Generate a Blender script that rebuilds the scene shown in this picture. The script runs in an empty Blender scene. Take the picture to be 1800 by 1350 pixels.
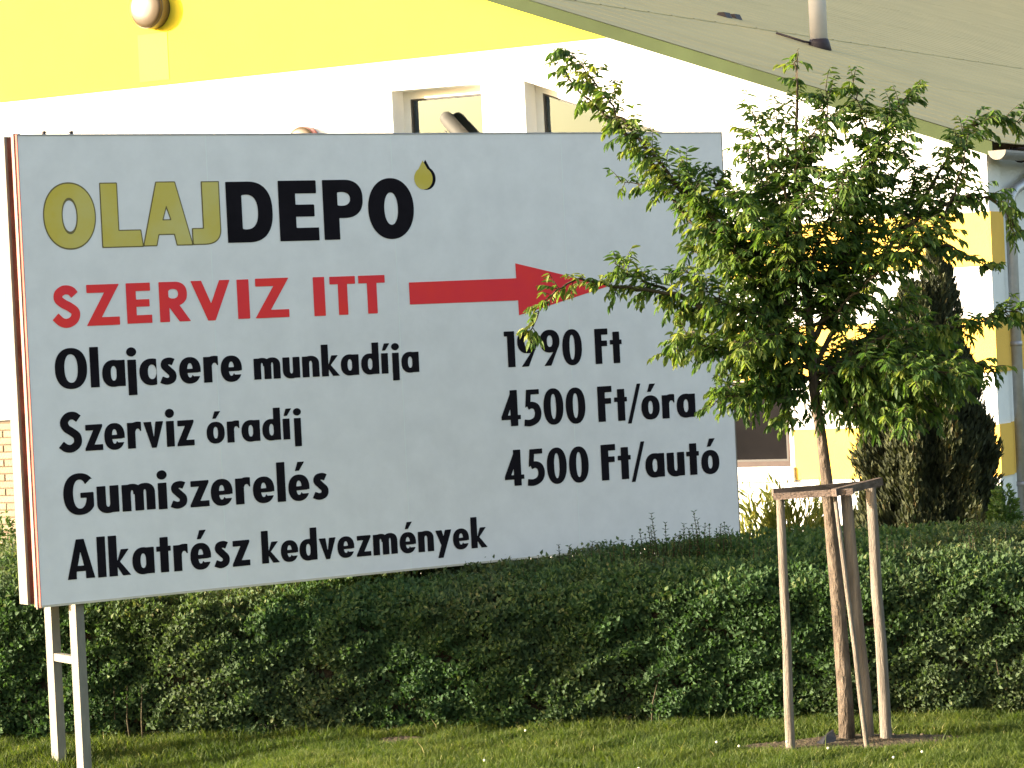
import bpy, bmesh, math, random
import numpy as np
from mathutils import Vector, Matrix, noise as mnoise
R = math.radians
SC = bpy.context.scene
COL = SC.collection
random.seed(7)
RNG = np.random.default_rng(11)

# ---------------------------------------------------------------- camera
EYE = 2.3; FPX = 5000.0; ROLL = .048; PITCH = .0192          # photo pixels of 1800 x 1350
cam = bpy.data.cameras.new('camera'); co = bpy.data.objects.new('camera', cam); COL.objects.link(co)
cam.lens = 36 * FPX / 1800; cam.sensor_width = 36; cam.clip_start = .1; cam.clip_end = 900
RT = Vector((1, 0, 0)); UPV = Vector((0, math.sin(PITCH), math.cos(PITCH))); FW = Vector((0, math.cos(PITCH), -math.sin(PITCH)))
cr, sr = math.cos(ROLL), math.sin(ROLL)
ax, ay, az = RT * cr - UPV * sr, RT * sr + UPV * cr, -FW
co.matrix_world = Matrix(((ax.x, ay.x, az.x, 0), (ax.y, ay.y, az.y, 0), (ax.z, ay.z, az.z, EYE), (0, 0, 0, 1)))
SC.camera = co

# ---------------------------------------------------------------- light
SUN_AZ, SUN_EL = R(9), R(11.5)                  # azimuth: from the left, turned a little towards the camera
sdir = Vector((-math.cos(SUN_AZ) * math.cos(SUN_EL), -math.sin(SUN_AZ) * math.cos(SUN_EL), math.sin(SUN_EL)))
sun = bpy.data.lights.new('sun', 'SUN'); sun.energy = 4.8; sun.angle = R(.5); sun.color = (1, .895, .735)
so = bpy.data.objects.new('sun', sun); COL.objects.link(so); so.rotation_euler = sdir.to_track_quat('Z', 'Y').to_euler()
w = bpy.data.worlds.new('World'); SC.world = w; w.use_nodes = True
nt = w.node_tree; bg = nt.nodes['Background']; bg.inputs[1].default_value = .15
sky = nt.nodes.new('ShaderNodeTexSky'); sky.sky_type = 'NISHITA'; sky.sun_disc = False
sky.sun_elevation = SUN_EL; sky.sun_rotation = math.atan2(sdir.x, sdir.y) % (2 * math.pi)
sky.air_density = 1.0; sky.dust_density = 4.5; sky.ozone_density = .4
nt.links.new(sky.outputs[0], bg.inputs[0])
SC.view_settings.view_transform = 'Standard'; SC.view_settings.look = 'None'
SC.view_settings.exposure = 2.12; SC.view_settings.gamma = 1; SC.view_settings.use_curve_mapping = False

# ---------------------------------------------------------------- helpers
def sight(px, py):
    u = (px - 900) / FPX; v = (675 - py) / FPX
    x = cr * u + sr * v; y = -sr * u + cr * v
    return RT * x + UPV * y + FW
def at(px, py, Y):
    """the point at distance Y that lies behind a pixel of the photo"""
    d = sight(px, py); return Vector((0, 0, EYE)) + d * (Y / d.y)
def tag(o, label=None, cat=None, group=None, kind=None):
    if label: o['label'] = label
    if cat: o['category'] = cat
    if group: o['group'] = group
    if kind: o['kind'] = kind
    return o
def empty(name, loc=(0, 0, 0), rz=0, **k):
    o = bpy.data.objects.new(name, None); COL.objects.link(o); o.location = loc; o.rotation_euler = (0, 0, rz)
    o.empty_display_size = .2
    return tag(o, **k)
def link(name, me, mat=None, parent=None, **k):
    o = bpy.data.objects.new(name, me); COL.objects.link(o)
    if mat is not None and len(me.materials) == 0: me.materials.append(mat)
    if parent is not None: o.parent = parent
    return tag(o, **k)
def poly_obj(name, verts, faces, mat, parent=None, smooth=False, **k):
    me = bpy.data.meshes.new(name); me.from_pydata([tuple(v) for v in verts], [], faces); me.validate(); me.update()
    if smooth: me.polygons.foreach_set('use_smooth', [True] * len(me.polygons))
    return link(name, me, mat, parent, **k)
def np_mesh(name, V, F, tint=None):
    """V (n,3), F (m,k) -> mesh, with an optional float per vertex"""
    me = bpy.data.meshes.new(name); V = np.asarray(V, np.float32); F = np.asarray(F, np.int32); k = F.shape[1]
    me.vertices.add(len(V)); me.vertices.foreach_set('co', V.ravel())
    me.loops.add(F.size); me.loops.foreach_set('vertex_index', F.ravel())
    me.polygons.add(len(F)); me.polygons.foreach_set('loop_start', np.arange(0, F.size, k, dtype=np.int32))
    me.update(calc_edges=True)
    if tint is not None:
        a = me.attributes.new('tint', 'FLOAT', 'POINT'); a.data.foreach_set('value', np.asarray(tint, np.float32))
    return me
class MB:
    """collects boxes, tubes and prisms and links them as one mesh"""
    def __init__(s): s.bm = bmesh.new()
    def box(s, x0, x1, y0, y1, z0, z1, bev=0):
        m = Matrix.Translation(((x0 + x1) / 2, (y0 + y1) / 2, (z0 + z1) / 2)) @ Matrix.Diagonal((x1 - x0, y1 - y0, z1 - z0, 1))
        r = bmesh.ops.create_cube(s.bm, size=1, matrix=m)
        if bev:
            es = list({e for v in r['verts'] for e in v.link_edges})
            bmesh.ops.bevel(s.bm, geom=es, offset=bev, segments=2, affect='EDGES')
        return s
    def tube(s, pts, rad, n=10, cap=True):
        pts = [Vector(p) for p in pts]
        rad = rad if hasattr(rad, '__len__') else [rad] * len(pts)
        rings = []; ref = None
        for i, p in enumerate(pts):
            t = (pts[min(i + 1, len(pts) - 1)] - pts[max(i - 1, 0)]).normalized()
            if ref is None: ref = Vector((1, 0, 0)) if abs(t.x) < .8 else Vector((0, 1, 0))
            a = (ref - t * ref.dot(t)).normalized(); b = t.cross(a); ref = a
            rings.append([s.bm.verts.new(p + (a * math.cos(2 * math.pi * k / n) + b * math.sin(2 * math.pi * k / n)) * rad[i]) for k in range(n)])
        for A, B in zip(rings, rings[1:]):
            for k in range(n): s.bm.faces.new((A[k], A[(k + 1) % n], B[(k + 1) % n], B[k])).smooth = True
        if cap:
            s.bm.faces.new(rings[0][::-1]); s.bm.faces.new(rings[-1])
        return s
    def prism(s, pts, off):
        """closed outline of 3-D points pushed by a vector"""
        off = Vector(off); A = [s.bm.verts.new(p) for p in pts]; B = [s.bm.verts.new(Vector(p) + off) for p in pts]
        n = len(A); s.bm.faces.new(A[::-1]); s.bm.faces.new(B)
        for k in range(n): s.bm.faces.new((A[k], A[(k + 1) % n], B[(k + 1) % n], B[k]))
        return s
    def lathe(s, prof, c, axis='y', n=40):
        """profile of (radius, height) turned about an axis through c"""
        rings = []
        for r, h in prof:
            ring = []
            for k in range(n):
                a = 2 * math.pi * k / n; q = (r * math.cos(a), r * math.sin(a))
                p = (q[0], h, q[1]) if axis == 'y' else (q[0], q[1], h)
                ring.append(s.bm.verts.new(Vector(p) + Vector(c)))
            rings.append(ring)
        for A, B in zip(rings, rings[1:]):
            for k in range(n): s.bm.faces.new((A[k], A[(k + 1) % n], B[(k + 1) % n], B[k])).smooth = True
        s.bm.faces.new(rings[0]); s.bm.faces.new(rings[-1])
        return s
    def build(s, name, mat, parent=None, **k):
        bmesh.ops.recalc_face_normals(s.bm, faces=s.bm.faces)
        me = bpy.data.meshes.new(name); s.bm.to_mesh(me); s.bm.free()
        return link(name, me, mat, parent, **k)

# ---------------------------------------------------------------- materials
def mat(name, col, rough=.6, spec=.5, metal=0, var=0, vscale=8, bump=0, bscale=60, col2=None, mottle=None, stretch=None):
    m = bpy.data.materials.new(name); m.use_nodes = True; n = m.node_tree; N, L = n.nodes, n.links
    b = N['Principled BSDF']; b.inputs['Base Color'].default_value = (*col, 1); b.inputs['Roughness'].default_value = rough
    b.inputs['Metallic'].default_value = metal; b.inputs['Specular IOR Level'].default_value = spec
    tc = N.new('ShaderNodeTexCoord'); mp = N.new('ShaderNodeMapping'); L.new(tc.outputs['Object'], mp.inputs[0])
    if stretch: mp.inputs['Scale'].default_value = stretch
    if var or col2:
        nz = N.new('ShaderNodeTexNoise'); nz.inputs['Scale'].default_value = vscale; nz.inputs['Detail'].default_value = 6; nz.inputs['Roughness'].default_value = .6
        L.new(mp.outputs[0], nz.inputs['Vector'])
        rp = N.new('ShaderNodeValToRGB'); L.new(nz.outputs['Fac'], rp.inputs[0])
        c2 = col2 or tuple(min(1, c * (1 + var)) for c in col); c1 = col if col2 else tuple(c * (1 - var) for c in col)
        rp.color_ramp.elements[0].position = .35; rp.color_ramp.elements[1].position = .68
        rp.color_ramp.elements[0].color = (*c1, 1); rp.color_ramp.elements[1].color = (*c2, 1)
        L.new(rp.outputs[0], b.inputs['Base Color'])
    if bump:
        nb = N.new('ShaderNodeTexNoise'); nb.inputs['Scale'].default_value = bscale; nb.inputs['Detail'].default_value = 5
        L.new(mp.outputs[0], nb.inputs['Vector'])
        bp = N.new('ShaderNodeBump'); bp.inputs['Strength'].default_value = bump; bp.inputs['Distance'].default_value = .02
        L.new(nb.outputs['Fac'], bp.inputs['Height']); L.new(bp.outputs[0], b.inputs['Normal'])
    return m
def leaf_mat(name, stops, rough=.5, trans=.35, tcol=1.5, patch=None, pscale=1.2):
    """leaf colour by the 'tint' attribute; patch = second set of stops that takes over in large soft patches"""
    m = bpy.data.materials.new(name); m.use_nodes = True; n = m.node_tree; N, L = n.nodes, n.links
    b = N['Principled BSDF']; out = N['Material Output']; b.inputs['Roughness'].default_value = rough; b.inputs['Specular IOR Level'].default_value = .35
    at_ = N.new('ShaderNodeAttribute'); at_.attribute_name = 'tint'
    def ramp(st):
        rp = N.new('ShaderNodeValToRGB'); L.new(at_.outputs['Fac'], rp.inputs[0])
        e = rp.color_ramp.elements
        while len(e) < len(st): e.new(.5)
        for k, (p, c) in enumerate(st): e[k].position = p; e[k].color = (*c, 1)
        return rp.outputs[0]
    c = ramp(stops)
    if patch:
        tc = N.new('ShaderNodeTexCoord'); nz = N.new('ShaderNodeTexNoise'); nz.inputs['Scale'].default_value = pscale; nz.inputs['Detail'].default_value = 3
        L.new(tc.outputs['Object'], nz.inputs['Vector'])
        mr = N.new('ShaderNodeMapRange'); mr.inputs[1].default_value = .42; mr.inputs[2].default_value = .6; L.new(nz.outputs['Fac'], mr.inputs[0])
        mx = N.new('ShaderNodeMix'); mx.data_type = 'RGBA'; L.new(mr.outputs[0], mx.inputs[0]); L.new(c, mx.inputs[6]); L.new(ramp(patch), mx.inputs[7]); c = mx.outputs[2]
    L.new(c, b.inputs['Base Color'])
    t = N.new('ShaderNodeBsdfTranslucent'); g = N.new('ShaderNodeMix'); g.data_type = 'RGBA'; g.blend_type = 'MULTIPLY'; g.inputs[0].default_value = 1
    g.inputs[7].default_value = (tcol * 1.05, tcol * 1.1, tcol * .55, 1); L.new(c, g.inputs[6]); L.new(g.outputs[2], t.inputs[0])
    ms = N.new('ShaderNodeMixShader'); ms.inputs[0].default_value = trans
    L.new(b.outputs[0], ms.inputs[1]); L.new(t.outputs[0], ms.inputs[2]); L.new(ms.outputs[0], out.inputs[0])
    return m
M = {}
M['plaster'] = mat('white_plaster', (.80, .78, .74), .85, .2, var=.03, vscale=3, bump=.25, bscale=90)
M['gable'] = mat('pale_yellow_plaster', (.80, .62, .040), .85, .2, var=.03, vscale=2.2, bump=.25, bscale=90)
M['band'] = mat('warm_yellow_paint', (.82, .49, .095), .85, .2, var=.04, vscale=3, bump=.25, bscale=90)
M['patch'] = mat('faded_yellow_paint', (.80, .63, .062), .85, .2, bump=.25, bscale=90)
M['trim'] = mat('green_grey_trim', (.040, .054, .023), .75, .08, var=.15, vscale=1.3)
M['roof'] = mat('olive_roof_sheet', (.44, .36, .17), .7, .15, var=.06, vscale=1.1, bump=.08, bscale=14)
M['gutter'] = mat('galvanised_gutter', (.36, .34, .35), .45, .5, metal=.3, var=.15, vscale=9)
M['pipe'] = mat('zinc_pipe', (.45, .44, .44), .38, .5, metal=.4, var=.12, vscale=12)
M['flue'] = mat('white_flue', (.62, .59, .60), .4, .5, var=.06, vscale=5)
M['dark'] = mat('dark_rubber', (.035, .025, .028), .6, .3, var=.3, vscale=20)
M['pvc'] = mat('white_window_plastic', (.80, .77, .70), .45, .4, var=.03)
M['gasket'] = mat('black_gasket', (.06, .055, .05), .7)
M['room_back'] = mat('dim_room_backing', (.16, .18, .20), .9, .1, var=.05, vscale=4)
M['lamp_reflection'] = mat('grey_reflection', (.075, .072, .062), .7, .3, var=.08)
M['brownframe'] = mat('brown_window_frame', (.045, .028, .024), .5, .3, var=.2, vscale=6)
M['darkglass'] = mat('dark_window_glass', (.005, .005, .006), .2, .05, var=.5, vscale=1.4, col2=(.013, .012, .013))
M['lampface'] = mat('tan_lamp_cover', (.078, .052, .026), .4, .4, var=.08, vscale=5)
M['lamprim'] = mat('grey_lamp_rim', (.10, .078, .07), .5, .4)
M['redrim'] = mat('red_lamp_rim', (.20, .05, .045), .5, .4, var=.15)
M['brick'] = mat('cream_brick', (.24, .19, .135), .9, .1, var=.10, vscale=9, bump=.5, bscale=60)
M['brick2'] = mat('pale_brick', (.27, .215, .155), .9, .1, var=.08, vscale=9, bump=.5, bscale=60)
M['mortar'] = mat('grey_mortar', (.14, .108, .078), .95, .1, bump=.4)
M['board'] = mat('white_sign_sheet', (.785, .755, .745), .7, .15, var=.045, vscale=5, bump=.06, bscale=30)
M['seam'] = mat('seam_tape', (.80, .80, .775), .6, .2)
M['boardedge'] = mat('aluminium_lip', (.62, .56, .46), .4, .5, metal=.2, var=.08)
M['red_edge'] = mat('faded_red_edge', (.34, .075, .055), .6, .3, var=.22, vscale=7, stretch=(6, 6, 1))
M['pink_edge'] = mat('chalky_red_edge', (.42, .17, .135), .7, .2, var=.2, vscale=7, stretch=(6, 6, 1))
M['rust'] = mat('dark_red_primer', (.13, .050, .036), .8, .2, var=.4, vscale=8, stretch=(3, 3, 1))
M['cream'] = mat('cream_steel_paint', (.195, .182, .15), .65, .2, var=.14, vscale=10, stretch=(3, 3, .7))
M['gold'] = mat('gold_vinyl', (.60, .46, .075), .7, .15, col2=(.60, .52, .19), vscale=2.3)
M['goldline'] = mat('dark_gold_outline', (.16, .12, .03), .5)
M['black'] = mat('black_vinyl', (.010, .008, .011), .85, .08, var=.2, vscale=6)
M['red'] = mat('red_vinyl', (.86, .055, .048), .8, .1, var=.1, vscale=3, col2=(.78, .045, .065))
M['bark'] = mat('young_tree_bark', (.115, .088, .066), .9, .15, var=.45, vscale=22, bump=1, bscale=60, stretch=(1, 1, .35))
M['twig'] = mat('twig_bark', (.055, .045, .025), .85, .2, var=.3, vscale=30)
M['stake'] = mat('weathered_stake', (.185, .155, .125), .85, .15, var=.3, vscale=14, bump=.7, bscale=80, stretch=(3, 3, .3))
M['batten'] = mat('brown_batten', (.135, .10, .082), .85, .15, var=.3, vscale=12, bump=.6, bscale=60, stretch=(.5, 3, 3))
M['strap'] = mat('pale_tie_strap', (.36, .32, .25), .8)
M['soil'] = mat('dry_soil', (.075, .058, .038), .95, .1, col2=(.115, .09, .058), vscale=16, bump=1, bscale=50)
M['turf'] = mat('turf_floor', (.036, .050, .016), .95, .1, col2=(.060, .062, .026), vscale=5, bump=.8, bscale=40)
M['hedgecore'] = mat('hedge_inner_twigs', (.040, .030, .018), .95, .1, var=.5, vscale=14, bump=1, bscale=30)
M['dryleaf'] = mat('dry_leaf', (.55, .42, .22), .8, var=.2, vscale=30)
M['plastic'] = mat('black_plastic', (.015, .014, .016), .45)
M['flower'] = mat('pale_clover_flower', (.62, .60, .46), .8)
M['leaf'] = leaf_mat('tree_leaf', [(0, (.024, .056, .013)), (.45, (.056, .108, .021)), (.8, (.118, .168, .030)), (1, (.21, .23, .045))], .6, .42)
M['hedgeleaf'] = leaf_mat('hedge_leaf', [(0, (.020, .044, .014)), (.5, (.040, .084, .026)), (.85, (.066, .122, .040)), (1, (.12, .15, .05))], .75, .33, 1.4,
                          patch=[(0, (.034, .050, .021)), (.5, (.072, .098, .042)), (.85, (.108, .138, .064)), (1, (.15, .12, .06))], pscale=.55)
M['thuja'] = leaf_mat('conifer_scale', [(0, (.017, .022, .010)), (.5, (.042, .050, .021)), (.85, (.072, .078, .032)), (1, (.095, .07, .026))], .7, .15, 1.3)
M['golden'] = leaf_mat('golden_shrub_leaf', [(0, (.07, .09, .02)), (.6, (.16, .17, .035)), (1, (.30, .25, .06))], .6, .35)
M['bright'] = leaf_mat('bright_shrub_leaf', [(0, (.045, .085, .02)), (.6, (.09, .15, .035)), (1, (.15, .20, .06))], .55, .3)
M['grass'] = leaf_mat('grass_blade', [(0, (.040, .075, .010)), (.5, (.060, .090, .012)), (.85, (.098, .130, .020)), (1, (.30, .28, .11))], .65, .45, 1.35,
                      patch=[(0, (.050, .085, .012)), (.5, (.076, .103, .014)), (.85, (.115, .142, .024)), (1, (.33, .29, .12))], pscale=1.6)
# ---------------------------------------------------------------- lettering
# Letters are drawn as signed shapes on a grid and turned into flat meshes by
# marching squares, so nothing overlaps and every counter is a real hole.
def g_box(X, Y, x0, x1, y0, y1):
    return np.maximum(np.maximum(x0 - X, X - x1), np.maximum(y0 - Y, Y - y1))
def g_ell(X, Y, cx, cy, rx, ry, n=2.25):
    return ((np.abs((X - cx) / rx) ** n + np.abs((Y - cy) / ry) ** n) ** (1 / n) - 1) * min(rx, ry)
def g_ring(X, Y, cx, cy, rx, ry, tx, ty, n=2.25):
    return np.maximum(g_ell(X, Y, cx, cy, rx, ry, n), -g_ell(X, Y, cx, cy, rx - tx, ry - ty, n))
def g_poly(X, Y, pts):
    d = np.full(X.shape, 1e9); s = np.ones(X.shape)
    n = len(pts)
    for i in range(n):
        ax, ay = pts[i]; bx, by = pts[i - 1]
        ex, ey = bx - ax, by - ay
        wx, wy = X - ax, Y - ay
        t = np.clip((wx * ex + wy * ey) / (ex * ex + ey * ey + 1e-12), 0, 1)
        dx, dy = wx - ex * t, wy - ey * t
        d = np.minimum(d, dx * dx + dy * dy)
        c1 = Y >= ay; c2 = Y < by; c3 = ex * wy > ey * wx
        s = np.where((c1 & c2 & c3) | (~c1 & ~c2 & ~c3), -s, s)
    return s * np.sqrt(d)
def g_path(X, Y, pts, t, sub=6, tend=None):
    P = [np.array(p, float) for p in pts]
    P = [2 * P[0] - P[1]] + P + [2 * P[-1] - P[-2]]
    C = []
    for i in range(1, len(P) - 2):
        for k in range(sub):
            u = k / sub
            C.append(.5 * ((2 * P[i]) + (P[i + 1] - P[i - 1]) * u + (2 * P[i - 1] - 5 * P[i] + 4 * P[i + 1] - P[i + 2]) * u * u
                           + (3 * P[i] - P[i - 1] - 3 * P[i + 1] + P[i + 2]) * u ** 3))
    C.append(P[-2])
    d = np.full(X.shape, 1e9)
    acc = np.concatenate([[0], np.cumsum([np.hypot(*(C[i + 1] - C[i])) for i in range(len(C) - 1)])])
    for i in range(len(C) - 1):
        a, b = C[i], C[i + 1]; v = b - a; L = np.hypot(*v)
        if L < 1e-6: continue
        nx, ny = -v[1] / L * t / 2, v[0] / L * t / 2
        d = np.minimum(d, g_poly(X, Y, [(a[0] + nx, a[1] + ny), (b[0] + nx, b[1] + ny), (b[0] - nx, b[1] - ny), (a[0] - nx, a[1] - ny)]))
        if i:
            c = np.hypot(X - a[0], Y - a[1]) - t / 2
            for e0, e1, q in ((C[0], C[1], acc[i]), (C[-1], C[-2], acc[-1] - acc[i])):
                if q < t * .8:
                    w = (e0 - e1) / np.hypot(*(e0 - e1))
                    c = np.maximum(c, (X - e0[0]) * w[0] + (Y - e0[1]) * w[1])
            d = np.minimum(d, c)
    return d
U = lambda *a: np.minimum.reduce(a)
XH, AS = .67, 1.03
def glyph(ch, X, Y, t=.205, th=.158):
    """returns (advance box width, field); the box of the letter is 0..w by its own height, cap height 1"""
    B = lambda *a: g_box(X, Y, *a)
    P = lambda *p: g_poly(X, Y, list(p))
    acute = lambda cx, y: P((cx - .07, y), (cx + .03, y), (cx + .17, y + .23), (cx + .0, y + .23))
    if ch == 'O': return .74, g_ring(X, Y, .37, .5, .37, .52, t * 1.06, th)
    if ch == '0': return .56, g_ring(X, Y, .28, .5, .28, .51, t, th)
    if ch == 'l': return t, B(0, t, 0, AS)
    if ch in 'ijí':
        y0 = -.24 if ch == 'j' else 0
        s = B(0, t, y0, XH)
        return t, U(s, acute(t / 2, .76)) if ch == 'í' else U(s, np.hypot(X - t / 2, (Y - .87)) - .118)
    if ch in 'ad':
        return .54, U(g_ring(X, Y, .27, .335, .27, .345, t * .98, th), B(.54 - t, .54, 0, XH if ch == 'a' else AS))
    if ch in 'oó':
        o = g_ring(X, Y, .26, .335, .26, .345, t * .95, th)
        return .52, U(o, acute(.25, .78)) if ch == 'ó' else o
    if ch == 'c':
        return .41, np.maximum(g_ring(X, Y, .30, .335, .30, .345, t * .98, th), X - .41)
    if ch in 'eé':
        r = g_ring(X, Y, .26, .335, .26, .345, t * .95, th)
        r = np.maximum(r, -P((.28, .28), (.6, .28), (.6, .175), (.345, .175)))
        e = U(r, B(.1, .46, .27, .375))
        return .52, U(e, acute(.25, .78)) if ch == 'é' else e
    if ch == 's':
        return .40, g_path(X, Y, [(.335, .565), (.25, .60), (.145, .575), (.125, .475), (.215, .365), (.305, .255), (.29, .125), (.17, .075), (.035, .125)], t * .86)
    if ch == 'z': return .45, P((.02, XH), (.45, XH), (.45, XH - .06), (.235, th * .95), (.45, th * .95), (.45, 0), (0, 0), (0, .06), (.215, XH - th * .95), (.02, XH - th * .95))
    if ch == 'r':
        a = np.maximum(np.maximum(g_ring(X, Y, .27, .38, .27, .31, t, th * 1.15), X - .36), .44 - Y)
        return .36, U(B(0, t, 0, XH), np.maximum(a, .02 - X))
    if ch == 'n':
        a = np.maximum(g_ring(X, Y, .25, .42, .25, .265, t, th), .42 - Y)
        return .5, U(B(0, t, 0, XH), a, B(.5 - t, .5, 0, .425))
    if ch == 'u':
        a = np.maximum(g_ring(X, Y, .25, .25, .25, .265, t, th), Y - .25)
        return .5, U(B(.5 - t, .5, 0, XH), a, B(0, t, .245, XH))
    if ch == 'm':
        a = np.maximum(g_ring(X, Y, .235, .42, .235, .265, t, th), .42 - Y)
        b = np.maximum(g_ring(X, Y, .235 + .295, .42, .235, .265, t, th), .42 - Y)
        return .765, U(B(0, t, 0, XH), a, b, B(.295, .295 + t, 0, .425), B(.765 - t, .765, 0, .425))
    if ch == 'k':
        return .53, U(B(0, t, 0, AS), P((t - .01, .33), (.30, XH), (.50, XH), (.27, .36), (.53, 0), (.33, 0), (t - .01, .25)))
    if ch == 't': return .36, U(B(.09, .09 + t, 0, .90), B(0, .36, XH - .13, XH))
    if ch == 'v': return .52, P((0, XH), (t, XH), (.26, .24), (.52 - t, XH), (.52, XH), (.32, -.01), (.20, -.01))
    if ch == 'y': return .52, U(P((0, XH), (t, XH), (.31, .24), (.235, .02)), P((.52 - t, XH), (.52, XH), (.23, -.24), (.06, -.24)))
    if ch == '/': return .40, P((0, -.09), (.105, -.09), (.40, 1.03), (.295, 1.03))
    if ch == '1': return .29, U(B(.29 - t, .29, 0, 1), P((0, 1), (.2, 1), (.2, .86), (0, .86)))
    if ch == '4':
        o = U(P((.30, 1), (.46, 1), (.18, .30), (.54, .30), (.54, .18), (0, .18), (0, .27)), B(.46 - t, .46, 0, 1))
        return .54, o
    if ch == '5':
        return .50, U(B(.10, .46, .86, 1), P((.10, 1), (.24, 1), (.205, .60), (.06, .50)),
                      g_path(X, Y, [(.12, .53), (.25, .565), (.37, .50), (.415, .33), (.36, .16), (.20, .072), (.02, .082)], t * .9))
    if ch == '9':
        return .56, U(g_ring(X, Y, .28, .69, .28, .32, t * .98, th), P((.40, .42), (.555, .60), (.30, -.0), (.10, -.0)))
    if ch == 'F': return .40, U(B(0, t, 0, 1), B(0, .40, 1 - th * 1.1, 1), B(0, .375, .50, .50 + th))
    if ch == 'A': return .66, np.maximum(P((0, 0), (.235, 1), (.425, 1), (.66, 0), (.66 - t * 1.07, 0), (.44, .19), (.22, .19), (t * 1.07, 0)),
                                         -P((.255, .33), (.405, .33), (.33, .70)))
    if ch == 'S':
        return .56, g_path(X, Y, [(.49, .83), (.37, .915), (.22, .895), (.125, .76), (.17, .61), (.31, .50), (.435, .38), (.44, .20), (.31, .085), (.16, .09), (.03, .19)], t * .98)
    if ch == 'G':
        r = g_ring(X, Y, .37, .5, .37, .52, t * 1.06, th)
        r = np.maximum(r, -P((.37, .52), (.42, .66), (.62, .86), (.95, .86), (.95, .52)))
        return .68, U(np.maximum(r, X - .68), B(.38, .675, .40, .53))
    raise KeyError(ch)
# heavy logo capitals and wide red capitals; each is stretched into its own measured box
def heavy(ch, X, Y):
    B = lambda *a: g_box(X, Y, *a)
    P = lambda *p: g_poly(X, Y, list(p))
    if ch == 'O': return .77, g_ring(X, Y, .385, .5, .385, .5, .27, .235, 2.1)
    if ch == 'L': return .66, P((0, 0), (.66, 0), (.63, .255), (.27, .255), (.27, 1), (0, 1))
    if ch == 'A': return .80, np.maximum(P((0, 0), (.245, 1), (.55, 1), (.80, 0), (.545, 0), (.51, .175), (.25, .175), (.21, 0)),
                                         -P((.325, .40), (.465, .40), (.395, .62)))
    if ch == 'J':
        return .43, U(B(.17, .43, .24, 1), np.maximum(np.maximum(g_ell(X, Y, .17, .25, .26, .25, 2.5), -X), Y - .25), B(0, .18, 0, .25))
    if ch == 'D':
        o = U(B(0, .4, 0, 1), g_ell(X, Y, .36, .5, .42, .5, 2.4))
        o = np.maximum(o, -X)
        i = np.maximum(g_ell(X, Y, .33, .5, .20, .285, 2.4), .26 - X)
        return .78, np.maximum(o, -i)
    if ch == 'E': return .62, U(B(0, .265, 0, 1), B(0, .60, .785, 1), B(0, .56, .40, .60), B(0, .62, 0, .215))
    if ch == 'P':
        o = U(B(0, .27, 0, 1), B(0, .38, .36, 1), g_ell(X, Y, .36, .68, .33, .32, 2.4))
        o = np.maximum(o, -X)
        return .69, np.maximum(o, -np.maximum(g_ell(X, Y, .32, .68, .15, .115, 2.3), .25 - X))
    raise KeyError(ch)
def wide(ch, X, Y):
    B = lambda *a: g_box(X, Y, *a)
    P = lambda *p: g_poly(X, Y, list(p))
    if ch == 'S': return .68, g_path(X, Y, [(.55, .76), (.46, .86), (.30, .885), (.165, .80), (.15, .67), (.27, .56), (.43, .47), (.555, .35), (.52, .19), (.37, .10), (.21, .125), (.06, .26)], .215)
    if ch == 'Z': return .80, P((.02, 1), (.80, 1), (.80, .985), (.36, .20), (.79, .20), (.79, 0), (0, 0), (0, .015), (.44, .80), (.02, .80))
    if ch == 'E': return .62, U(B(0, .24, 0, 1), B(0, .60, .80, 1), B(0, .57, .41, .59), B(0, .62, 0, .20))
    if ch == 'R':
        o = U(B(0, .24, 0, 1), B(0, .4, .40, 1), g_ell(X, Y, .38, .70, .31, .30, 2.3), P((.20, .42), (.46, .46), (.76, 0), (.48, 0)))
        o = np.maximum(o, -X)
        return .76, np.maximum(o, -np.maximum(g_ell(X, Y, .34, .70, .13, .12, 2.3), .23 - X))
    if ch == 'V': return .96, P((0, 1), (.26, 1), (.48, .42), (.70, 1), (.96, 1), (.57, -.01), (.39, -.01))
    if ch == 'I': return .25, B(0, .25, 0, 1)
    if ch == 'T': return .66, U(B(.21, .45, 0, 1), B(0, .66, .80, 1))
    raise KeyError(ch)
def field_mesh(F, xs, ys):
    """marching squares over a field; returns verts (n,2) and polygons"""
    verts, idx, polys = [], {}, []
    F = np.where(np.abs(F) < 1e-7, 1e-7, F)
    ins = F < 0
    ny, nx = F.shape
    def corner(i, j):
        k = ('c', i, j)
        if k not in idx: idx[k] = len(verts); verts.append((xs[j], ys[i]))
        return idx[k]
    def edge(i, j, i2, j2):
        if (i2, j2) < (i, j): i, j, i2, j2 = i2, j2, i, j
        k = (i, j, i2, j2)
        if k not in idx:
            a, b = F[i, j], F[i2, j2]; t = a / (a - b)
            idx[k] = len(verts); verts.append((xs[j] + (xs[j2] - xs[j]) * t, ys[i] + (ys[i2] - ys[i]) * t))
        return idx[k]
    for i in range(ny - 1):
        row = ins[i, :-1].astype(int) + ins[i, 1:] + ins[i + 1, 1:] + ins[i + 1, :-1]
        for j in np.nonzero(row)[0]:
            cs = [(i, j), (i, j + 1), (i + 1, j + 1), (i + 1, j)]
            poly = []
            for q in range(4):
                a, b = cs[q], cs[(q + 1) % 4]
                if ins[a]: poly.append(corner(*a))
                if ins[a] != ins[b]: poly.append(edge(*a, *b))
            if len(poly) >= 3: polys.append(poly)
    return verts, polys
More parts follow.
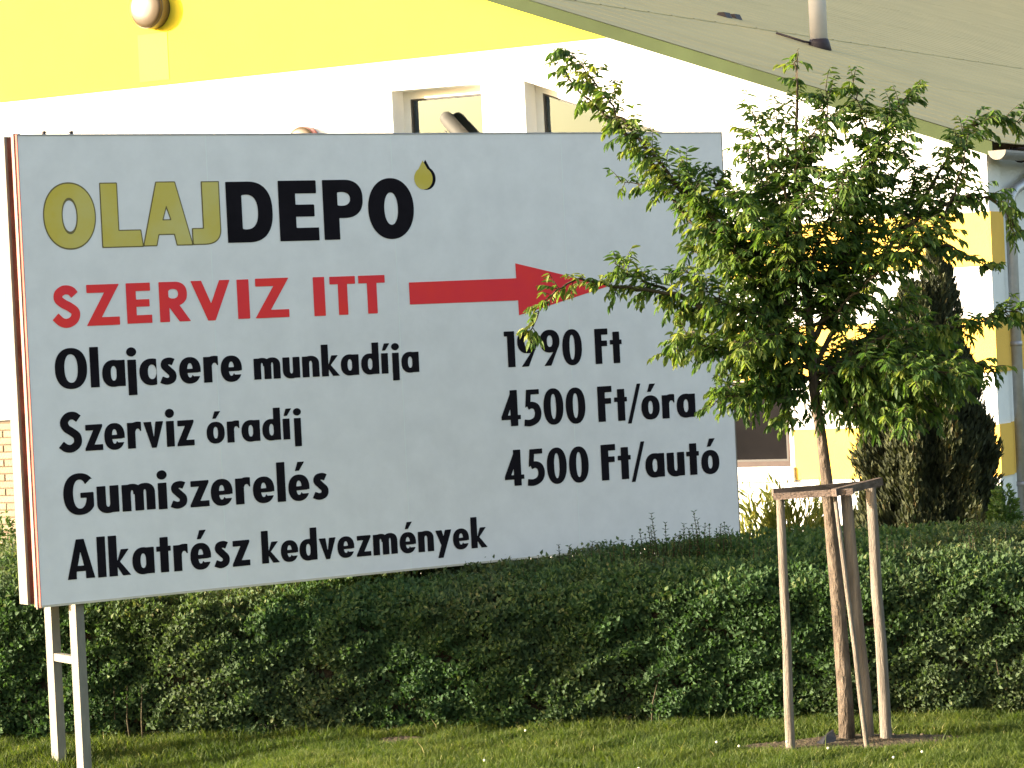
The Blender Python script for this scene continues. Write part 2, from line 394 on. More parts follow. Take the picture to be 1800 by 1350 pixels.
# ================================================================ setting: ground
def gh(X, Y):
    """ground height: the lawn dips a little towards the road at the left"""
    a = np.clip((-1.0 - X) / 1.1, 0, 1); b = np.clip((16.35 - Y) / .65, 0, 1)
    return -.11 * a * a * (3 - 2 * a) * b * b * (3 - 2 * b)
_gx = [-420, -60, -20, -9] + list(np.linspace(-7.5, 7.5, 61)) + [9, 20, 60, 420]
_gy = [-60, 0, 6, 9] + list(np.linspace(10, 18, 41)) + [20, 26, 60, 200, 700]
_V = [(x, y, float(gh(np.float64(x), np.float64(y)))) for y in _gy for x in _gx]; _n = len(_gx)
poly_obj('ground', _V, [(j * _n + i, j * _n + i + 1, (j + 1) * _n + i + 1, (j + 1) * _n + i) for j in range(len(_gy) - 1) for i in range(_n - 1)], M['turf'], smooth=True, kind='structure')

# ================================================================ building
BYAW = .5385
bld = empty('service_hall', (4.0856, 24, 0), -BYAW, label='white and yellow rendered service hall with olive metal roof behind the hedge', cat='building')
# local axes: x to the right along the facade (corner at 0), y into the building, z up
RSL = .368                                    # roof slope
UMAX = 26.0; DEEP = 70.0
rake = lambda x: 3.59 - RSL * x               # underside of the verge
def holed(name, outer, holes, y, m, parent):
    bm = bmesh.new(); es = []
    for loop in [outer] + holes:
        vs = [bm.verts.new((x, y, z)) for x, z in loop]
        es += [bm.edges.new((vs[k], vs[(k + 1) % len(vs)])) for k in range(len(vs))]
    bmesh.ops.triangle_fill(bm, edges=es, use_beauty=True)
    bmesh.ops.recalc_face_normals(bm, faces=bm.faces)
    if sum(f.normal.y * f.calc_area() for f in bm.faces) > 0: bmesh.ops.reverse_faces(bm, faces=bm.faces)
    me = bpy.data.meshes.new(name); bm.to_mesh(me); bm.free()
    return link(name, me, m, parent)
W1 = [(-5.935, 3.35), (-4.942, 3.35), (-4.942, 4.60), (-5.935, 4.612)]
W2 = [(-4.475, 3.35), (-2.95, 3.35), (-2.95, 4.02), (-4.475, 4.585)]
W3 = [(-3.15, .978), (-1.944, .978), (-1.944, 1.735), (-3.15, 1.735)]
wall = holed('front_wall', [(-UMAX, 0), (0, 0), (0, rake(0)), (-UMAX, rake(-UMAX))], [W1, W2, W3], 0, M['plaster'], bld)
def reveal(name, loop, depth, m, parent):
    n = len(loop); V = [(x, 0, z) for x, z in loop] + [(x, depth, z) for x, z in loop]
    return poly_obj(name, V, [(k, (k + 1) % n, n + (k + 1) % n, n + k) for k in range(n)], m, parent)
def inset(loop, t):
    n = len(loop); out = []
    A = sum(loop[k][0] * loop[(k + 1) % n][1] - loop[(k + 1) % n][0] * loop[k][1] for k in range(n)); sg = 1 if A > 0 else -1
    for k in range(n):
        p, q, r = Vector(loop[k - 1]), Vector(loop[k]), Vector(loop[(k + 1) % n])
        d1, d2 = (q - p).normalized(), (r - q).normalized()
        n1, n2 = Vector((-d1.y, d1.x)) * sg, Vector((-d2.y, d2.x)) * sg
        b = (n1 + n2); b = b / b.dot(n1)
        out.append(tuple(q + b * t))
    return out
def frame_ring(name, outer, inner, y0, y1, m, parent, **k):
    n = len(outer); V = [(x, y, z) for y in (y0, y1) for L_ in (outer, inner) for x, z in L_]
    F = []
    for i in range(n):
        j = (i + 1) % n
        F += [(i, j, n + j, n + i), (2 * n + i, 3 * n + i, 3 * n + j, 2 * n + j), (n + i, n + j, 3 * n + j, 3 * n + i), (i, 2 * n + i, 2 * n + j, j)]
    return poly_obj(name, V, F, m, parent, **k)
def window(loop, depth, fw, fm, panem, behind=True):
    reveal('window_reveal', loop, depth + .09, M['plaster'] if fm is M['pvc'] else M['brownframe'], bld)
    inn = inset(loop, fw)
    fr = frame_ring('window_frame', loop, inn, depth, depth + .07, fm, bld)
    i2 = inset(inn, .018)
    frame_ring('gasket', inn, i2, depth + .012, depth + .035, M['gasket'], fr)
    poly_obj('pane', [(x, depth + .03, z) for x, z in i2], [tuple(range(len(i2)))], panem, fr)
    return fr
glass = bpy.data.materials.new('thin_window_glass'); glass.use_nodes = True
_n = glass.node_tree; _b = _n.nodes['Principled BSDF']; _t = _n.nodes.new('ShaderNodeBsdfTransparent'); _g = _n.nodes.new('ShaderNodeBsdfGlossy'); _g.inputs['Roughness'].default_value = .03
_f = _n.nodes.new('ShaderNodeFresnel'); _f.inputs[0].default_value = 1.9; _g.inputs[0].default_value = (.60, .80, 1, 1); _m = _n.nodes.new('ShaderNodeMixShader'); _t.inputs[0].default_value = (.9, .92, .88, 1)
_n.links.new(_f.outputs[0], _m.inputs[0]); _n.links.new(_t.outputs[0], _m.inputs[1]); _n.links.new(_g.outputs[0], _m.inputs[2]); _n.links.new(_m.outputs[0], _n.nodes['Material Output'].inputs[0])
f1 = window(W1, .20, .075, M['pvc'], glass)
f2 = window(W2, .20, .075, M['pvc'], glass)
f3 = window(W3, .05, .045, M['brownframe'], M['darkglass'])
MB().box(-2.60, -2.55, .052, .10, 1.0, 1.72).build('mullion', M['brownframe'], f3)
for loop, fr in ((W1, f1), (W2, f2)):
    i2 = inset(loop, .05)
    MB().prism([(x, 1.15, z) for x, z in inset(loop, -.5)], (0, .004, 0)).build('room_backing', M['room_back'], fr)  # dim sheet added deep behind the glass, standing for the dark room
MB().tube([(-5.45, .13, 4.365), (-5.44, .13, 4.35), (-5.41, .13, 4.31), (-5.05, .12, 3.93), (-4.99, .12, 3.86)], [.03, .055, .068, .068, .068], 20).build('lamp_reflection', M['lamp_reflection'], f1)  # solid tube added in place of a street lamp's reflection in the pane
MB().tube([(-5.40, .06, 4.20), (-5.30, .05, 4.10), (-5.1, .05, 3.90)], [.006, .014, .014], 12).build('reflection_slot', M['gasket'], f1)  # dark slit belonging to the same modelled reflection
MB().box(-3.20, -1.90, -.045, .05, .848, .974, .006).build('window_sill', M['plaster'], bld)
MB().box(-6.0, -4.9, -.04, .2, 3.31, 3.345).build('window_sill', M['plaster'], bld)
# yellow gable render stands 12 mm proud of the white
zg = 4.90; xg = (3.59 - zg) / RSL
MB().prism([(-UMAX, -.012, zg), (xg, -.012, zg), (-UMAX, -.012, rake(-UMAX))], (0, .011, 0)).build('gable_render', M['gable'], bld)
MB().box(-8.92, -8.55, -.016, -.0125, 4.95, 5.42).build('paint_patch', M['patch'], bld, label='paler vertical paint patch under the round lamp')
for z0, z1, xa in ((2.648, 3.10, -4.4), (1.745, 2.205, -4.4), (.862, 1.302, -1.898)):
    MB().box(xa, -.0, -.016, -.0005, z0, z1).build('painted_band', M['band'], bld)
    MB().box(.0005, .016, -.016, .29, z0, z1).build('painted_band', M['band'], bld)
for z0, z1 in ((1.745, 2.205), (.862, 1.302)):
    MB().box(-.0595, -.044, .30, 14, z0, z1).build('painted_band', M['band'], bld)
# side wall, with a pier at the corner
poly_obj('corner_pier', [(0, 0, 0), (0, .29, 0), (0, .29, 3.6), (0, 0, 3.6), (-.06, .29, 0), (-.06, .29, 3.6)], [(0, 1, 2, 3), (1, 4, 5, 2)], M['plaster'], bld)
poly_obj('side_wall', [(-.06, .29, 0), (-.06, DEEP, 0), (-.06, DEEP, 3.62), (-.06, .29, 3.62)], [(0, 1, 2, 3)], M['plaster'], bld)
# back and far walls so the hall is closed
poly_obj('back_wall', [(0, DEEP, 0), (-UMAX, DEEP, 0), (-UMAX, DEEP, rake(-UMAX)), (0, DEEP, 3.6)], [(0, 1, 2, 3)], M['plaster'], bld)
poly_obj('left_wall', [(-UMAX, DEEP, 0), (-UMAX, 0, 0), (-UMAX, 0, rake(-UMAX)), (-UMAX, DEEP, rake(-UMAX))], [(0, 1, 2, 3)], M['plaster'], bld)
# verge board along the rake and the soffit behind it
d0 = -.12
MB().prism([(.10, d0, rake(.10)), (.10, d0, rake(.10) + .125), (-UMAX, d0, rake(-UMAX) + .125), (-UMAX, d0, rake(-UMAX))], (0, .02, 0)).build('verge_board', M['trim'], bld)
MB().prism([(.08, d0 + .022, rake(.08) + .01), (.08, d0 + .022, rake(.08) + .03), (-UMAX, d0 + .022, rake(-UMAX) + .03), (-UMAX, d0 + .022, rake(-UMAX) + .01)], (0, .3, 0)).build('soffit', M['trim'], bld)
# roof: courses of sheet that lap over each other, low ribs run down the slope
rtop = lambda x: rake(x) + .13
u = -.13; step = 2.42; row = 0
# lap edges fall where the flue stands
first = 4.65 - 2 * step
edges = [-.13] + [first + step * k for k in range(0, 12) if first + step * k > .3 and first + step * k < UMAX] + [UMAX]
rib_at = np.arange(d0 - .02, DEEP, .5)
for k in range(len(edges) - 1):
    a, b = edges[k], edges[k + 1] + .08
    lift = .010 if k == 2 else .004
    V, F = [], []
    prof = [(d0 - .03, 0)]
    for ry in rib_at[1:]:
        prof += [(ry - .03, 0), (ry - .012, .006), (ry + .012, .006), (ry + .03, 0)]
    prof.append((DEEP, 0))
    for (yy, h) in prof:
        V += [(-a, yy, rtop(-a) + lift + h), (-b, yy, rtop(-b) + h + .002)]
    for q in range(len(prof) - 1): F.append((2 * q, 2 * q + 2, 2 * q + 3, 2 * q + 1))
    n0 = len(V)
    V += [(-a, d0 - .03, rtop(-a) - .004), (-a, DEEP, rtop(-a) - .004)]
    F.append((n0, n0 + 1, 2 * len(prof) - 2, 0))
    poly_obj('roof_sheet', V, F, M['roof'], bld)
def roof_hit(px, py, lift=0):
    """where the line of sight through a photo pixel meets the roof, in the hall's own axes"""
    d = sight(px, py); o = Vector((0, 0, EYE)) - Vector((4.0856, 24, 0))
    Rm = Matrix.Rotation(BYAW, 3, 'Z'); d = Rm @ d; o = Rm @ o
    z0 = 3.72 + lift                                # plane z = z0 - RSL*x
    t = (z0 - RSL * o.x - o.z) / (d.z + RSL * d.x)
    return o + d * t
p = roof_hit(1440, 84)
fl = MB().tube([p + Vector((0, 0, .02)), p + Vector((0, 0, 1.7))], .095, 24).build('flue_pipe', M['flue'], bld)
MB().tube([p + Vector((0, 0, -.1)), p + Vector((0, 0, .05)), p + Vector((0, 0, .09))], [.15, .115, .10], 20).build('flue_collar', M['dark'], fl)
MB().tube([p + Vector((0, 0, 1.68)), p + Vector((0, 0, 1.80)), p + Vector((0, 0, 1.9))], [.10, .14, .02], 20).build('flue_cap', M['flue'], fl)
q0, q1 = roof_hit(1365, 58, .03), roof_hit(1413, 73, .03)
MB().tube([q0, q1, p + Vector((-.05, 0, .05))], .014, 6).build('stay_rod', M['dark'], bld)
for px, py in ((1266, 29), (1284, 32)):
    q = roof_hit(px, py)
    MB().prism([q + Vector((-.12, 0, -.05)), q + Vector((-.02, 0, .05)), q + Vector((.05, 0, .045)), q + Vector((.10, 0, -.06)), q + Vector((.04, 0, -.06)), q + Vector((0, 0, 0))], (0, .14, 0)).build('roof_vent', M['dark'], bld)
# gutter: half-round channel outside the eave, with a pale end cap, brackets and a downpipe
gx, gz, gr = .15, 3.60, .075
bmg = MB(); prof = [(gx + gr * math.cos(t), gz + gr * math.sin(t)) for t in [math.pi + math.pi * k / 12 for k in range(13)]]
V = []; F = []
for yy in (d0 - .02, DEEP):
    V += [(x, yy, z) for x, z in prof]; V += [(gx + (x - gx) * .93, yy, gz + (z - gz) * .93) for x, z in prof]
n = len(prof); S2 = 2 * n
for k in range(n - 1):
    F += [(k, k + 1, S2 + k + 1, S2 + k), (n + k, S2 + n + k, S2 + n + k + 1, n + k + 1), (k, n + k, n + k + 1, k + 1)]
F += [(0, S2, S2 + n, n), (n - 1, 2 * n - 1, S2 + 2 * n - 1, S2 + n - 1)]
gut = poly_obj('gutter', V, F, M['gutter'], bld)
MB().prism([(gx + (gr + .004) * math.cos(t), d0 - .026, gz + (gr + .004) * math.sin(t)) for t in [math.pi + math.pi * k / 12 for k in range(13)]], (0, .005, 0)).build('end_cap', M['cream'], gut)
for k in range(24):
    y = .42 + .6 * k
    MB().tube([(gx - gr - .02, y, gz + .05)] + [(gx + (gr + .008) * math.cos(t), y, gz + (gr + .008) * math.sin(t)) for t in [math.pi + math.pi * j / 8 for j in range(9)]] + [(gx + gr + .01, y, gz + .03), (gx - gr, y, gz + .035)], .008, 6).build('gutter_bracket', M['dark'], gut)
dp = MB().tube([(.10, 1.5, 3.52), (.07, 1.1, 3.45), (.04, .52, 3.29), (.035, .42, 3.22), (.035, .41, 3.1), (.035, .41, 0)], .046, 16).build('downpipe', M['pipe'], bld)
for z in (3.05, 1.95, .75):
    MB().tube([(.035, .41, z), (.035, .41, z + .04)], .051, 16).build('pipe_clamp', M['gutter'], dp)
# low brick wall in front of the hall at the far left
bw = empty('brick_wall', (4.0856, 24, 0), -BYAW, label='low cream brick wall at the left edge behind the sign', cat='wall')
MB().box(-13.0, -10.05, -.115, -.02, 0, 1.60).build('mortar', M['mortar'], bw)
bmesh_b = MB().box(-.119, .119, -.055, .055, -.031, .031, .004)
bmesh.ops.recalc_face_normals(bmesh_b.bm, faces=bmesh_b.bm.faces)
bme = []
for nm in ('brick', 'brick2'):
    me = bpy.data.meshes.new('brick'); bmesh_b.bm.to_mesh(me); me.materials.append(M[nm]); bme.append(me)
bmesh_b.bm.free()
for r_ in range(21):
    for c_ in range(12):
        o = link('brick', bme[(r_ * 5 + c_ * 3 + c_ // 2) % 3 == 0], None, bw)
        o.location = (-12.85 + c_ * .25 + (.125 if r_ % 2 else 0), -.072 - random.random() * .006, .04 + r_ * .0752)
MB().box(-13.0, -10.03, -.16, -.0, 1.615, 1.65).build('coping', M['plaster'], bw)

# round wall lamps
def wall_lamp(u, z, r, depth, rim, label):
    t = empty('wall_lamp', Vector((4.0856, 24, 0)) + Matrix.Rotation(-BYAW, 3, 'Z') @ Vector((-u, -.014, z)), -BYAW, label=label, cat='lamp', group='round lamps on the hall front')
    MB().lathe([(r, 0), (r, -depth * .75), (r * .985, -depth * .82)], (0, 0, 0)).build('rim', rim, t)
    MB().lathe([(r * .965, -depth * .80), (r * .95, -depth * .92), (r * .8, -depth * 1.02), (r * .4, -depth * 1.08), (r * .02, -depth * 1.1)], (0, 0, 0)).build('cover', M['lampface'], t)
    return t
wall_lamp(8.70, 5.665, .205, .15, M['lamprim'], 'round tan wall lamp on the yellow gable above the sign')
wall_lamp(6.93, 4.188, .165, .11, M['redrim'], 'round red rimmed wall lamp mostly hidden behind the sign top edge')

# ================================================================ billboard
SA = .5728; SW, ZT, ZB = 4.8234, 3.4966, .8966
sign = empty('billboard', (-2.6411, 15.6026, 0), SA, label='large white price billboard with gold, black and red lettering', cat='billboard')
# local axes: x along the face, y backwards, z up
cuts = [0, 1.147, 2.369, 3.585, SW]
for k in range(4):
    MB().box(cuts[k] + (.0003 if k else 0), cuts[k + 1] - (.0003 if k < 3 else 0), 0, .028, ZB + .012, ZT - .008).build('panel', M['board'], sign)
for k in (1, 2, 3): MB().box(cuts[k] - .003, cuts[k] + .003, -.0011, -.0002, ZB + .013, ZT - .009).build('seam_strip', M['seam'], sign)
MB().box(0, SW, -.004, .03, ZB, ZB + .0115).build('bottom_lip', M['boardedge'], sign)
MB().box(0, SW, -.004, .03, ZT - .0075, ZT).build('top_lip', M['gutter'], sign)
MB().box(-.004, -.0005, -.002, .026, ZB, ZT).build('edge_strip', M['red_edge'], sign)
MB().box(-.012, .03, .0265, .043, ZB - .01, ZT + .006).build('edge_strip', M['cream'], sign)
MB().box(-.006, .03, .0435, .075, ZB, ZT + .004).build('edge_strip', M['pink_edge'], sign)
MB().box(.016, SW - .02, .1800, .1855, ZB + .01, ZT - .004).build('gap_shade_sheet', M['rust'], sign)  # dark sheet added over the cream back panel as the hollow gap's shade
MB().box(.16, SW - .02, .0755, .1795, ZB + .03, ZT - .015).build('core_frame', M['rust'], sign)
MB().box(0, SW, .186, .300, ZB + .005, ZT + .002).build('back_panel', M['cream'], sign)
MB().box(SW + .0005, SW + .006, -.002, .1, ZB, ZT).build('edge_strip', M['cream'], sign)
br = MB().box(.165, .335, .012, .03, ZT + .010, ZT + .014).build('top_bracket', M['gutter'], sign)
MB().box(.158, .175, .01, .03, ZT, ZT + .019).build('bracket_foot', M['dark'], br)
MB().box(.322, .338, .01, .03, ZT, ZT + .019).build('bracket_foot', M['dark'], br)
for xo in (.215, SW - .265):
    a = MB().box(xo, xo + .050, .031, .122, -.4, ZB - .0015).build('post', M['cream'], sign)
    b = MB().box(xo, xo + .050, .372, .465, -.4, ZT - .15).build('post', M['cream'], sign)
    MB().box(xo + .004, xo + .046, .1225, .3715, .553, .597, .002).build('rung', M['cream'], a)
    for z in (1.2, 2.2, 3.1): MB().box(xo + .004, xo + .046, .3005, .3715, z, z + .05).build('bracket', M['cream'], b)

# --- lettering
def flat_letters(name, jobs, m, y, grow=0, parent=sign, **k):
    """jobs: (drawing function, letter, x0, z0, x scale, z scale)"""
    VV, FF = [], []
    for fn, ch, x0, z0, sx, sz in jobs:
        w_, _ = fn(ch, np.zeros((2, 2)), np.zeros((2, 2)))
        st = 1 / 72
        xs = np.arange(-.12, w_ + .18, st); ys = np.arange(-.30, 1.14, st)
        X, Y = np.meshgrid(xs, ys); _, Fd = fn(ch, X, Y)
        vs, ps = field_mesh(Fd - grow, xs, ys); n0 = len(VV)
        VV += [(x0 + a * sx, y, z0 + b * sz) for a, b in vs]
        FF += [tuple(n0 + i for i in p_)[::1] for p_ in ps]
    return poly_obj(name, VV, FF, m, parent, **k)
def word(text, u0, u1, v0, v1, cap, y=-.0022):
    adv = []; x = 0
    for i, ch in enumerate(text):
        w_, _ = glyph(ch, np.zeros((2, 2)), np.zeros((2, 2)))
        if i:
            prev = text[i - 1]; gap = .070
            if ch in 'aoedócé' and prev in 'kvrtzey': gap = .042
            if prev in 'Ftr/' or ch in '/tvyj': gap = .06
            if ch in '/' or prev == '/': gap = .0
            if prev == 'í' and ch == 'j': gap = .13
            if prev in '1459' and ch in '4590': gap = .075
            x += gap
        adv.append(x); x += w_
    sx = (u1 - u0) / x
    jobs = [(glyph, ch, u0 + a * sx, ZT + v0 + (v1 - v0) * (a / x), sx, cap) for ch, a in zip(text, adv)]
    return flat_letters('lettering', jobs, M['black'], y, label='black lettering reading ' + text)
for t in [('Olajcsere', 0.151, 1.306, -1.405, -1.419, 0.218), ('munkadíja', 1.383, 2.49, -1.415, -1.424, 0.180),
          ('Szerviz', 0.159, 0.982, -1.755, -1.768, 0.216), ('óradíj', 1.061, 1.672, -1.764, -1.772, 0.180),
          ('Gumiszerelés', 0.163, 1.833, -2.104, -2.134, 0.222), ('Alkatrész', 0.164, 1.298, -2.462, -2.478, 0.220),
          ('kedvezmények', 1.375, 2.911, -2.475, -2.506, 0.182), ('1990', 3.099, 3.668, -1.426, -1.436, 0.218),
          ('Ft', 3.766, 3.969, -1.437, -1.439, 0.218), ('4500', 3.054, 3.673, -1.785, -1.798, 0.219),
          ('Ft/óra', 3.767, 4.517, -1.797, -1.808, 0.220), ('4500', 3.058, 3.677, -2.149, -2.163, 0.219), ('Ft/autó', 3.772, 4.686, -2.162, -2.178, 0.222)]:
    word(*t)
def boxed(fn, lst):
    out = []
    for ch, a, b, z0, z1 in lst:
        w_, _ = fn(ch, np.zeros((2, 2)), np.zeros((2, 2))); out.append((fn, ch, a, ZT + z0, (b - a) / w_, z1 - z0))
    return out
OL = [('O', 0.132, 0.439, -0.634, -0.272), ('L', 0.477, 0.724, -0.631, -0.275), ('A', 0.728, 1.033, -0.629, -0.273), ('J', 1.037, 1.214, -0.628, -0.275)]
DE = [('D', 1.258, 1.555, -0.625, -0.276), ('E', 1.597, 1.856, -0.624, -0.274), ('P', 1.89, 2.158, -0.623, -0.273), ('O', 2.193, 2.506, -0.628, -0.267)]
SZ = [('S', 0.156, 0.322, -1.068, -0.834), ('Z', 0.358, 0.56, -1.065, -0.837), ('E', 0.603, 0.757, -1.062, -0.836), ('R', 0.806, 0.998, -1.062, -0.836), ('V', 1.006, 1.255, -1.062, -0.836),
      ('I', 1.299, 1.376, -1.062, -0.837), ('Z', 1.413, 1.635, -1.063, -0.835)]
IT = [('I', 1.797, 1.873, -1.065, -0.838), ('T', 1.907, 2.079, -1.064, -0.839), ('T', 2.101, 2.281, -1.064, -0.839)]
flat_letters('lettering_outline', boxed(heavy, OL), M['goldline'], -.0012, grow=.012)
flat_letters('lettering', boxed(heavy, OL), M['gold'], -.0022, grow=-.006, label='gold capital letters OLAJ')
flat_letters('lettering', boxed(heavy, DE), M['black'], -.0022, label='heavy black capital letters DEPO')
flat_letters('lettering', boxed(wide, SZ), M['red'], -.0022, label='red capital letters SZERVIZ')
flat_letters('lettering', boxed(wide, IT), M['red'], -.0022, label='red capital letters ITT')
def flat_poly(name, pts, m, y, **k):
    return poly_obj(name, [(a, y, ZT + b) for a, b in pts], [tuple(range(len(pts)))], m, sign, **k)
flat_poly('arrow', [(2.447, -1.020), (3.215, -1.022), (3.217, -1.113), (3.90, -.955), (3.207, -.796), (3.209, -.887), (2.447, -.889)], M['red'], -.0022, label='red arrow pointing right')
def drop(cx, cz, r, top, n=28):
    P_ = [(cx, cz + top)]
    a0 = math.radians(28)
    for k in range(n + 1):
        t = math.pi / 2 - a0 - (2 * math.pi - 2 * a0) * k / n
        P_.append((cx + r * math.cos(t), cz + r * math.sin(t) * 1.02))
    return P_
flat_poly('drop_shadow', drop(2.602, -.272, .067, .112), M['black'], -.0012)
flat_poly('oil_drop', drop(2.583, -.272, .064, .108), M['gold'], -.0022, label='gold oil drop')
# ================================================================ vegetation
def frames(D, up):
    D = D / np.linalg.norm(D, axis=1, keepdims=True)
    S = np.cross(D, up); S /= np.linalg.norm(S, axis=1, keepdims=True) + 1e-9
    return D, S, np.cross(S, D)
def leaf_mesh(name, P, D, UP, Ln, Wd, tint, fold=.25, curl=.15, simple=False):
    """one folded blade per row: P base, D direction, UP rough normal"""
    P = np.asarray(P); D, S, Nn = frames(np.asarray(D, float), np.asarray(UP, float)); Ln = Ln[:, None]; Wd = Wd[:, None]
    if simple:
        T = [(0, 0, 0), (.45, .5, fold), (1, 0, -curl), (.45, -.5, fold)]; faces = [(0, 1, 2), (0, 2, 3)]
    else:
        T = [(0, 0, 0), (.28, .42, fold * .8), (.64, .38, fold * .6 - curl * .3), (1, 0, -curl), (.64, -.38, fold * .6 - curl * .3), (.28, -.42, fold * .8)]
        faces = [(0, 1, 2, 3), (0, 3, 4, 5)]
    V = np.stack([P + D * (a * Ln) + S * (b * Wd) + Nn * (c * Wd) for a, b, c in T], 1)
    n, k = len(P), len(T)
    F = (np.array(faces)[None] + (np.arange(n) * k)[:, None, None]).reshape(-1, len(faces[0]))
    return np_mesh(name, V.reshape(-1, 3), F, np.repeat(tint, k))
def lumps(x, y, z, seed, f=1.0):
    r = np.random.default_rng(seed); o = 0
    for k in range(7):
        a = r.normal(size=3) * f * (1 + k * .55); p = r.uniform(0, 6.28); o = o + np.sin(a[0] * x + a[1] * y + a[2] * z + p) / (1 + k * .4)
    return o / 2.6

# ---------------------------------------------------------------- hedge
hedge = empty('clipped_hedge', (0, 16.9, 0), 0, label='long clipped green hedge running behind the sign posts', cat='hedge')
def h_front(X): return 16.17 - .1436 * X
def h_top(X): return np.interp(X, [-6, -3, -2.4, -1.6, -.6, -.1, .25, .55, 1.0, 1.6, 3, 7], [1.05, 1.04, .93, .87, .885, .885, .895, .905, .93, .955, .965, .98])
def hedge_surface(s, X):
    """s in 0..1 round the section -> y offset from the front, z, and outward normal"""
    ps = np.array([0, .10, .28, .42, .50, .58, .78, .90, 1.0])
    yo = np.array([.05, -.02, .0, .04, .13, .32, 1.0, 1.72, 1.80])
    zo = np.array([.0, .12, .48, .77, .865, .925, .995, 1.0, .55])
    ht = h_top(X)
    f = lambda q: (np.interp(q, ps, yo), np.interp(q, ps, zo) * ht)
    y, z = f(s); y1, z1 = f(np.clip(s + .02, 0, 1)); y0, z0 = f(np.clip(s - .02, 0, 1))
    ty, tz = y1 - y0, z1 - z0; L = np.hypot(ty, tz) + 1e-9
    return y, z, -tz / L, ty / L
def hedge_leaves(n, x0, x1, seed, size=(.022, .043)):
    r = np.random.default_rng(seed)
    X = r.uniform(x0, x1, n); s = r.uniform(0, 1, n)
    y, z, ny, nz = hedge_surface(s, X)
    b = (lumps(X, y, z, 5, 5) * .055 + lumps(X, y, z, 6, 14) * .045) * np.where(z > .75, .55, 1)
    gap = lumps(X, y, z, 9, 9)
    dep = np.abs(r.normal(0, .045, n)) + np.where((gap > .72), .10 * r.uniform(.6, 1.4, n), 0)
    top = nz > .5
    off = b - dep + np.where(top & (r.random(n) < .10), r.uniform(0, .05, n), 0)
    P = np.stack([X, h_front(X) + y + ny * off, np.maximum(z + nz * off, .01)], 1)
    Nn = np.stack([np.zeros(n), ny, nz], 1)
    D = Nn * .55 + r.normal(0, .62, (n, 3)) + np.array([0, 0, .30])
    L = r.uniform(*size, n)
    low = np.clip(1 - z / .45, 0, 1)
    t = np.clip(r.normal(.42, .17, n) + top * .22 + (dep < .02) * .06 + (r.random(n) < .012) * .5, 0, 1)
    keep = r.random(n) > low * .35
    return P[keep], D[keep], (Nn + r.normal(0, .45, (n, 3)))[keep], L[keep], L[keep] * r.uniform(.45, .65, n)[keep], t[keep]
parts = [hedge_leaves(215000, -3.6, 3.4, 21), hedge_leaves(26000, -7.5, -3.6, 22, (.035, .05)), hedge_leaves(26000, 3.4, 7.5, 23, (.035, .05))]
# thin upright shoots standing out of the clipped top
def shoots(lst, seed, hmin=.06, hmax=.2):
    r = np.random.default_rng(seed); P, D, UP, L = [], [], [], []; stems = MB()
    for X, yo, h in lst:
        base = Vector((X, float(h_front(X)) + yo, float(h_top(X)) * .97)); lean = Vector((r.normal(0, .12), r.normal(0, .12), 1)).normalized()
        stems.tube([base, base + lean * h], [.003, .0015], 4)
        for k in range(max(3, int(h / .018))):
            q = base + lean * (h * (k + .6) / max(3, int(h / .018)))
            for sgn in (0, math.pi):
                a = k * 1.57 + sgn + r.normal(0, .25)
                P.append(q); D.append((math.cos(a), math.sin(a), r.uniform(.3, 1.0))); UP.append((0, r.normal(0, .3), 1)); L.append(r.uniform(.018, .030))
    L = np.array(L); return stems, (np.array([tuple(p) for p in P]), np.array(D), np.array(UP), L, L * .5, r.uniform(.25, .7, len(L)))
sl = []
rr = random.Random(4)
for k in range(150):
    X = rr.uniform(-3.4, 3.4)
    sl.append((X, rr.uniform(.25, 1.1), rr.uniform(.03, .09) * (.4 if X < .3 else 1)))
for px, h in ((985, .05), (1003, .05), (1040, .06), (1060, .05), (1080, .05), (1100, .06), (1120, .07), (1135, .10), (1160, .20), (1176, .13), (1150, .12), (1206, .12), (1214, .09), (1190, .08), (1233, .19), (1240, .13), (1250, .10), (1228, .10), (1267, .10), (1280, .11), (1290, .09), (1272, .07), (1316, .11), (1725, .09), (1700, .05)):
    X = (px - 900 - 14) / 5000 * 16.7
    sl.append((X, .85 + rr.uniform(-.08, .08), h + .08)); sl.append((X + rr.uniform(-.04, .04), .8, h * .8 + .04)); sl.append((X + rr.uniform(-.05, .05), .9, h * .6 + .03))
stems, sp = shoots(sl, 8)
parts.append(sp)
cat_ = [np.concatenate([p_[k] for p_ in parts]) for k in range(6)]
me = leaf_mesh('foliage', *cat_, simple=True, fold=.22, curl=.12)
hf = link('foliage', me, M['hedgeleaf'], None, kind='stuff'); hf.parent = hedge; hf.matrix_parent_inverse = Matrix.Translation((0, -16.9, 0))
o = stems.build('shoot_stems', M['twig'], None, kind='stuff'); o.parent = hedge; o.matrix_parent_inverse = Matrix.Translation((0, -16.9, 0))
# the twiggy inside
V, F = [], []
xs = np.linspace(-7.5, 7.5, 190); ss = np.linspace(0, 1, 26)
for i, X in enumerate(xs):
    for j, s in enumerate(ss):
        y, z, ny, nz = hedge_surface(np.array([s]), np.array([X]))
        q = -.11 + .03 * float(lumps(np.array([X]), y, z, 31, 12)[0])
        V.append((X, float(h_front(X) + y[0] + ny[0] * q), max(0, float(z[0] + nz[0] * q))))
for i in range(len(xs) - 1):
    for j in range(len(ss) - 1):
        a = i * len(ss) + j; F.append((a, a + 1, a + len(ss) + 1, a + len(ss)))
o = poly_obj('inner_twigs', V, F, M['hedgecore'], None); o.parent = hedge; o.matrix_parent_inverse = Matrix.Translation((0, -16.9, 0))
